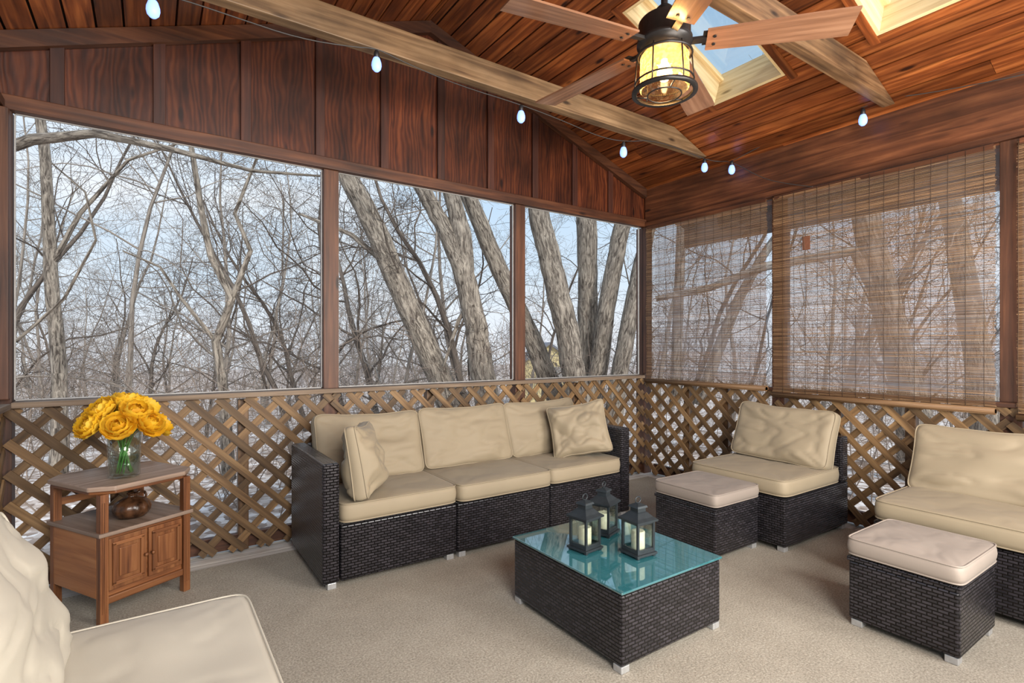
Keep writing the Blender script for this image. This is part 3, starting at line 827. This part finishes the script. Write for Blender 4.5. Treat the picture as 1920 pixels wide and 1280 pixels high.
# ------------------------------------------------------------ ceiling fan
FX,FY,FZ=1.813,1.505,2.535
fan=empty('ceiling_fan',(FX,FY,FZ),label='five-blade ceiling fan with black motor and caged lantern light',category='ceiling fan')
mb=MB(); mb.lathe([(.07,.298),(.07,.275),(.055,.25),(.03,.24)],28); mk('canopy',mb,'blacksteel',fan)
mb=MB(); mb.lathe([(.014,.10),(.014,.25)],16); mk('downrod',mb,'blacksteel',fan)
mb=MB(); mb.lathe([(.025,.165),(.035,.155),(.04,.13),(.07,.125),(.10,.105),(.108,.095),(.108,.02),(.115,.018),(.115,.0),(.10,-.008),(.09,-.03),(.06,-.032)],36); mk('motor_housing',mb,'blacksteel',fan)
bm_=MB()
r0,r1=.17,.725
nseg=8; b=len(bm_.v)
for i in range(nseg+1):
    f=i/nseg; x=r0+(r1-r0)*f; hw=.058+.018*f
    if i==nseg: hw*=.96
    for yv,zv in((-hw,-.004),(hw,-.004),(hw,.004),(-hw,.004)): bm_.v.append((x,yv,zv))
for i in range(nseg):
    for q in range(4):
        q2=(q+1)%4; a0=4*i; a1=a0+4
        ux0=r0+(r1-r0)*i/nseg; ux1=r0+(r1-r0)*(i+1)/nseg; va=[0,.14,.148,.288][q]; vb=[.14,.148,.288,.296][q]
        bm_.quad([a0+q,a0+q2,a1+q2,a1+q],[(ux0,va),(ux0,vb),(ux1,vb),(ux1,va)],.5)
bm_.quad([3,2,1,0],[(0,0)]*4,.5); bm_.quad([4*nseg+i for i in range(4)],[(0,0)]*4,.5)
bme=bm_.mesh('blade',M['blade'])
mb=MB(); mb.box((.13,0,.003),(.09,.03,.012)); mb.box((.19,0,.009),(.07,.075,.006))
for q in(-.022,.022): mb.lathe([(.007,0),(.007,.003)],10,c=(.20,q,-.009))
brm=mb.mesh('blade_bracket',M['blacksteel'])
for i in range(5):
    a=math.radians(-47.5+72*i)
    bo=obj('blade',bme,fan,rot=(math.radians(-11),0,a),loc=(0,0,.002)); obj('blade_bracket',brm,bo)
mb=MB()
def ring(r,z,t=.006,n=36): mb.tube([(r*math.cos(2*math.pi*i/n),r*math.sin(2*math.pi*i/n),z) for i in range(n)],t,8,closed=True)
ring(.112,-.045,.006); ring(.120,-.158,.004)
mb.lathe([(.116,-.205),(.136,-.205),(.136,-.193),(.116,-.193),(.116,-.205)],40,caps=False)
ring(.070,-.212,.003)
for i in range(6):
    a=2*math.pi*i/6+.3; mb.tube([(.112*math.cos(a),.112*math.sin(a),-.03),(.119*math.cos(a),.119*math.sin(a),-.12),(.126*math.cos(a),.126*math.sin(a),-.20)],.0032,6)
for i in range(3):
    a=2*math.pi*i/3; mb.tube([(.12*math.cos(a),.12*math.sin(a),-.2),(.070*math.cos(a),.070*math.sin(a),-.212)],.003,6)
mk('light_cage',mb,'blacksteel',fan)
mb=MB(); mb.lathe([(.09,-.035),(.100,-.05),(.102,-.12),(.102,-.185),(.096,-.192)],36,caps=False); mk('glass_shade',mb,'glowglass',fan)
mb=MB(); mb.lathe([(.012,-.06),(.014,-.075),(.028,-.10),(.031,-.12),(.026,-.14),(.012,-.152),(.001,-.155)],20); mk('light_bulb',mb,'bulbwarm',fan)
mb=MB(); mb.lathe([(.018,-.030),(.018,-.062)],16); mk('lamp_socket',mb,'blacksteel',fan)

# ------------------------------------------------------------ string lights
sl=empty('string_lights',(0,0,0),label='black festoon cable with glowing cool-white bulbs strung along the beams',category='string lights')
YP=2.775
p1=[on_y(150,-40,YP),on_y(287,-14,YP),on_y(345,0,YP),on_y(440,32,YP),on_y(560,72,YP),on_y(660,88,YP),on_y(706,90,YP),on_y(760,118,YP),on_y(860,160,YP),on_y(977,196,YP),on_y(1060,228,YP),on_y(1120,255,YP),on_y(1169,266,YP),on_y(1230,262,YP),on_y(1321,298,YP),on_x(1345,303,4.02),on_x(1372,302,4.02),on_x(1430,335,4.03),on_x(1480,345,4.03),on_x(1524,350,4.035)]
def smooth(p,it=2):
    for _ in range(it):
        q=[p[0]]
        for a,b in zip(p[:-1],p[1:]): q+= [a.lerp(b,.25),a.lerp(b,.75)]
        q.append(p[-1]); p=q
    return p
mb=MB(); mb.tube(smooth(p1),.003,5)
mb.tube(smooth([on_x(1372,302,4.02),on_x(1450,262,4.02),on_x(1540,215,4.0),on_x(1590,196,3.98),on_x(1618,204,3.96),on_x(1645,185,3.98),on_x(1720,178,4.0),on_x(1820,160,4.02),on_x(1920,140,4.02),on_x(2100,100,4.02)]),.003,5)
mk('cable',mb,'cable',sl)
bp=[on_y(287,-14,YP),on_y(706,96,YP),on_y(977,198,YP),on_y(1169,267,YP),on_y(1321,298,YP),on_x(1372,302,4.02),on_x(1618,205,3.96)]
mb=MB(); mb.lathe([(.011,-.028),(.016,-.036),(.021,-.052),(.022,-.066),(.019,-.080),(.010,-.090),(.001,-.092)],18); bulbm=mb.mesh('bulb',M['bulbblue'])
mb=MB(); mb.lathe([(.006,.004),(.009,.0),(.012,-.008),(.013,-.030),(.011,-.031)],14); sockm=mb.mesh('socket',M['socket'])
for p in bp:
    b_=obj('bulb',bulbm,sl,loc=p); b_.scale=(1.2,1.2,1.2); obj('socket',sockm,b_)

# ------------------------------------------------------------ trees
def rvec(): 
    return Vector((U(-1,1),U(-1,1),U(-1,1)))
def branch(mb,p,d,L,r,lev,cfg):
    nseg=cfg['seg'][lev]; pts=[p.copy()]; rad=[r]; d=d.normalized()
    for i in range(nseg):
        d=(d+rvec()*cfg['wob'][lev]+Vector((0,0,cfg['up'][lev]))).normalized()
        p=p+d*(L/nseg); pts.append(p.copy()); rad.append(r*(1-.75*(i+1)/nseg) if lev else r*(1-.8*(i+1)/nseg))
    mb.tube(pts,[max(x,cfg['min']) for x in rad],cfg['sides'][lev],caps=False,r=R())
    if lev+1<len(cfg['seg']):
        for c in range(cfg['kids'][lev]):
            f=U(cfg['start'][lev],1)*nseg; i=min(int(f),nseg-1); t=f-i
            q=pts[i].lerp(pts[i+1],t); ax=(pts[i+1]-pts[i]).normalized()
            s=rvec(); s=(s-ax*s.dot(ax)).normalized()
            nd=(ax*U(.35,.9)+s).normalized()
            rr=max(cfg['min'],rad[i]*U(.3,.55)*cfg.get('thin',1)); 
            branch(mb,q,nd,L*U(.32,.56)*(1-.3*f/nseg),rr,lev+1,cfg)
cfgA=dict(seg=[10,8,6,4],wob=[.2,.40,.45,.45],up=[.05,.04,.03,.01],kids=[16,7,5],start=[.12,.12,.1],sides=[7,4,3,3],min=.0034,thin=1.0)
cfgF=dict(seg=[8,5,4],wob=[.12,.28,.4],up=[.08,.10,.06],kids=[22,9],start=[.12,.1],sides=[4,3,3],min=.009)
tm=[]
for i in range(8):
    random.seed(100+i); mb=MB(); branch(mb,Vector((0,0,-.3)),Vector((U(-.2,.2),U(-.2,.2),1)),U(6.5,9.5),U(.04,.08),0,cfgA)
    tm.append(mb.mesh('tree',M['twig'] if i%3 else M['twig2']))
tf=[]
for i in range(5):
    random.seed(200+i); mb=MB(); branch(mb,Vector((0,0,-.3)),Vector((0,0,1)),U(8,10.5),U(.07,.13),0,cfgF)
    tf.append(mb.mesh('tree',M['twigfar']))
random.seed(33)
def place(me,x,y,s,lab,g):
    obj('tree',me,loc=(x,y,gz(x,y)),rot=(U(-.12,.12),U(-.12,.12),U(0,6.28)),label=lab,category='tree',group=g).scale=(s,s,s)
pts_used=[]
cnt=0
while cnt<70:
    d=8.5+17*R()**1.0; a=U(-1.05,1.0)
    if R()<.45: a=U(-1.05,-.25)
    x=d*(FW[0]+a*RT[0]); y=d*(FW[1]+a*RT[1])
    if not(y>7.2 or x>9): continue
    if any(math.hypot(x-p[0],y-p[1])<.9 for p in pts_used): continue
    pts_used.append((x,y))
    place(tm[cnt%8],x,y,U(.7,1.1),'bare grey deciduous tree with tangled branches outside the porch','bare woodland trees'); cnt+=1
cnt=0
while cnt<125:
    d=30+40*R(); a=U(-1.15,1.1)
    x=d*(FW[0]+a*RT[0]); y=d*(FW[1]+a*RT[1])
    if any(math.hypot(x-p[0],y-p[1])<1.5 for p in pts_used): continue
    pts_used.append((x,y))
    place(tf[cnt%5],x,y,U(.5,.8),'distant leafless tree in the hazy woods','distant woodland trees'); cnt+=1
random.seed(5); mb=MB()
cfgB=dict(seg=[6,4,3],wob=[.28,.42,.45],up=[.07,.08,.04],kids=[7,2],start=[.1,.15],sides=[3,3,3],min=.0028)
for i in range(680):
    d=6+28*R()**1.2; a=U(-1.15,1.1); x=d*(FW[0]+a*RT[0]); y=d*(FW[1]+a*RT[1])
    if not(y>5.2 or x>6): continue
    branch(mb,Vector((x,y,gz(x,y))),Vector((U(-.4,.4),U(-.4,.4),1)),U(.8,2.4)+d*.045,U(.005,.011)+d*.0002,0,cfgB)
mk('undergrowth',mb,'brush',kind='stuff',label='tangled leafless brush covering the woodland floor',category='undergrowth')
def bigtree(lab,stems):
    mb=MB()
    for st in stems:
        pts=[at_d(u,v,d) for u,v,d,r in st]; rad=[r for u,v,d,r in st]
        P=[];Q=[]
        for i in range(len(pts)-1):
            for t in range(6):
                f=t/6; P.append(pts[i].lerp(pts[i+1],f)+rvec()*rad[i]*.06); Q.append(rad[i]*(1-f)+rad[i+1]*f)
        P.append(pts[-1]);Q.append(rad[-1])
        mb.tube(P,Q,20 if max(rad)>.1 else 8,seed=U(0,40))
    o=mk('tree',mb,'bark',label=lab,category='tree'); return o
random.seed(9)
bigtree('thick rough-barked tree trunk leaning over by the screens',[[(880,860,8,.24),(830,720,8,.19),(775,600,8,.175),(705,430,8,.16),(655,335,8,.15),(560,110,8.2,.11)],[(740,510,8,.05),(660,440,8.1,.035),(560,400,8.2,.02)]])
bigtree('thick forked tree trunk with furrowed grey bark',[[(925,860,7.5,.20),(908,715,7.5,.17),(890,600,7.5,.16),(872,520,7.5,.15),(835,430,7.5,.12),(790,350,7.5,.11),(720,190,7.6,.09)],[(872,530,7.5,.14),(866,440,7.5,.13),(845,355,7.5,.12),(835,180,7.5,.09)],[(830,690,7.5,.02),(860,600,7.5,.03),(885,560,7.5,.04)]])
bigtree('slanting tree trunk with smooth brown bark',[[(1090,850,8.5,.20),(1030,715,8.5,.165),(985,610,8.5,.15),(935,500,8.5,.14),(885,385,8.5,.13),(800,190,8.6,.09)]])
bigtree('stout upright tree trunk with deeply furrowed bark',[[(1105,860,8,.23),(1078,712,8,.18),(1058,600,8,.175),(1030,480,8,.165),(1010,400,8,.155),(980,200,8,.12)]])
bigtree('straight tree trunk with grey bark among the cluster',[[(1100,860,9,.21),(1102,700,9,.17),(1103,560,9,.17),(1100,420,9,.17),(1090,220,9,.14)]])
bigtree('tree trunk leaning outward from the cluster',[[(1095,860,8.6,.18),(1120,700,8.6,.15),(1140,560,8.6,.14),(1165,430,8.6,.135),(1215,250,8.6,.10)]])
bigtree('slim leaning tree trunk at the edge of the cluster',[[(1140,860,8.2,.16),(1162,700,8.2,.13),(1180,600,8.2,.12),(1200,500,8.2,.11),(1250,300,8.3,.09)]])
bigtree('pale tree trunk standing in the brush',[[(110,900,7,.11),(112,700,7,.085),(95,500,7,.075),(85,300,7,.06),(60,80,7,.05)],[(95,500,7,.035),(150,400,7,.028),(240,300,7,.02),(330,270,7,.014)]])
bigtree('dark crooked tree with twisting limbs',[[(430,900,6.5,.08),(420,740,6.5,.06),(405,640,6.5,.052),(435,560,6.5,.046),(395,480,6.5,.04),(375,380,6.5,.035),(355,250,6.5,.028),(370,120,6.5,.016)],[(435,560,6.5,.036),(470,470,6.6,.028),(440,400,6.6,.024),(480,300,6.6,.016),(540,250,6.6,.010)],[(405,640,6.5,.026),(340,560,6.4,.02),(300,500,6.4,.015),(230,470,6.3,.010)]])
bigtree('arching limb of a nearby bare tree',[[(-60,300,5,.06),(60,262,5,.05),(180,250,5.1,.040),(330,282,5.2,.028),(470,320,5.3,.017),(600,330,5.4,.010)],[(30,640,5,.016),(120,560,5,.014),(180,450,5,.011),(160,360,5,.009),(90,300,5,.006)]])
bigtree('large trunk and limb behind the bamboo blinds',[[(1730,900,7,.22),(1700,720,7,.19),(1660,560,7,.17),(1625,420,7,.17),(1590,250,7,.14)],[(1670,600,7,.08),(1600,470,7,.07),(1430,500,7.2,.06),(1330,540,7.4,.05),(1230,560,7.6,.04)]])
bigtree('slanting trunk behind the bamboo blinds',[[(1310,760,7.5,.10),(1345,660,7.5,.08),(1385,560,7.5,.07),(1430,480,7.5,.06),(1500,380,7.5,.05)],[(1265,760,7.8,.08),(1275,500,7.8,.07),(1280,300,7.8,.06)]])
bigtree('tall trunk beyond the wide blind',[[(1860,900,8,.20),(1830,650,8,.17),(1790,420,8,.15),(1760,250,8,.12)]])
hp=at_d(1030,700,24); e=empty('house',(hp.x,hp.y,gz(hp.x,hp.y)),-.5,label='yellow neighbouring house with a grey shingle roof beyond the trees',category='house')
base=0; ev=hp.z+.55-e.location.z
mb=MB(); mb.prism([(-1.1,0),(1.1,0),(1.1,ev),(0,ev+.75),(-1.1,ev)],lambda a,b:(a,0,b),lambda a,b:(a,3,b)); mk('walls',mb,'yell',e)
mb=MB()
for sg in(1,-1): mb.prism([(0,ev+.75),(sg*1.3,ev-.14),(sg*1.3,ev-.04),(0,ev+.87)],lambda a,b:(a,-.15,b),lambda a,b:(a,3.2,b))
mk('gable_roof',mb,'shing',e)
mb=MB()
mb.box((-.4,-.02,ev-.6),(.4,.06,.7)); mb.box((.4,-.02,ev-.6),(.4,.06,.7)); mk('window_pane',mb,'frame',e)

# ------------------------------------------------------------ world + lights
w=bpy.data.worlds.new('World'); sc.world=w; w.use_nodes=True; nt=w.node_tree; nt.nodes.clear()
o=nt.nodes.new('ShaderNodeOutputWorld'); bg=nt.nodes.new('ShaderNodeBackground')
tc=nt.nodes.new('ShaderNodeTexCoord'); sep=nt.nodes.new('ShaderNodeSeparateXYZ'); nt.links.new(tc.outputs['Generated'],sep.inputs[0])
gr=ramp(nt,sep.outputs['Z'],[(0,(.72,.76,.82)),(.12,(.58,.69,.80)),(.35,(.40,.58,.78)),(.8,(.38,.56,.80))])
mp=nt.nodes.new('ShaderNodeMapping'); mp.inputs['Scale'].default_value=(1.2,1.2,3.5); nt.links.new(tc.outputs['Generated'],mp.inputs[0])
n=nt.nodes.new('ShaderNodeTexNoise'); n.inputs['Scale'].default_value=2; n.inputs['Detail'].default_value=6; nt.links.new(mp.outputs[0],n.inputs['Vector'])
cr=ramp(nt,n.outputs['Fac'],[(.42,(0,0,0)),(.68,(1,1,1))])
mx=nt.nodes.new('ShaderNodeMix'); mx.data_type='RGBA'; nt.links.new(cr.outputs[0],mx.inputs[0]); nt.links.new(gr.outputs[0],mx.inputs[6]); mx.inputs[7].default_value=(.76,.80,.85,1)
nt.links.new(mx.outputs[2],bg.inputs[0]); bg.inputs[1].default_value=1.25; nt.links.new(bg.outputs[0],o.inputs[0])
def light(name,t,loc,e,c=(1,1,1),size=1,rot=(0,0,0),ang=.3,sy=None):
    l=bpy.data.lights.new(name,t); l.energy=e; l.color=c
    if t=='AREA':
        l.size=size
        if sy: l.shape='RECTANGLE'; l.size_y=sy
    if t=='SUN': l.angle=ang
    if t=='POINT': l.shadow_soft_size=size
    ob=bpy.data.objects.new(name,l); COL.objects.link(ob); ob.location=loc; ob.rotation_euler=rot; return ob
s=light('sun','SUN',(0,-5,10),2.9,(1,.96,.90),ang=.2); s.rotation_euler=Vector((.06,.75,-.66)).to_track_quat('-Z','Y').to_euler()
def aim(o_,t): o_.rotation_euler=(Vector(t)-o_.location).to_track_quat('-Z','Y').to_euler()
a=light('fill_light','AREA',(.4,-1.25,2.3),150,(1,.97,.94),1.3); aim(a,(2.0,3,.4))  # added fill lamp behind the camera, not a porch fixture
a=light('fill_light','AREA',(2.9,-1.2,1.9),125,(1,.97,.93),1.3); aim(a,(1.8,3,2.0))  # second added fill, out of view, brightening the back wall
a=light('fill_light','AREA',(1.9,-.2,.9),95,(1,.93,.82),1.4); aim(a,(2.1,1.9,3.3))  # added fill from below, out of view, to brighten the ceiling
light('fan_light','POINT',(FX,FY,FZ-.12),22,(1,.66,.32),.04)

# ------------------------------------------------------------ camera
cam=bpy.data.cameras.new('camera'); co=bpy.data.objects.new('camera',cam); COL.objects.link(co)
co.location=(0,0,CAMH); co.rotation_euler=(math.pi/2,0,-math.atan2(FW[0],FW[1]))
cam.lens=36*FP/1920; cam.sensor_width=36; cam.shift_y=10/1920; cam.clip_start=.02; cam.clip_end=500
sc.camera=co
sc.view_settings.view_transform='Standard'
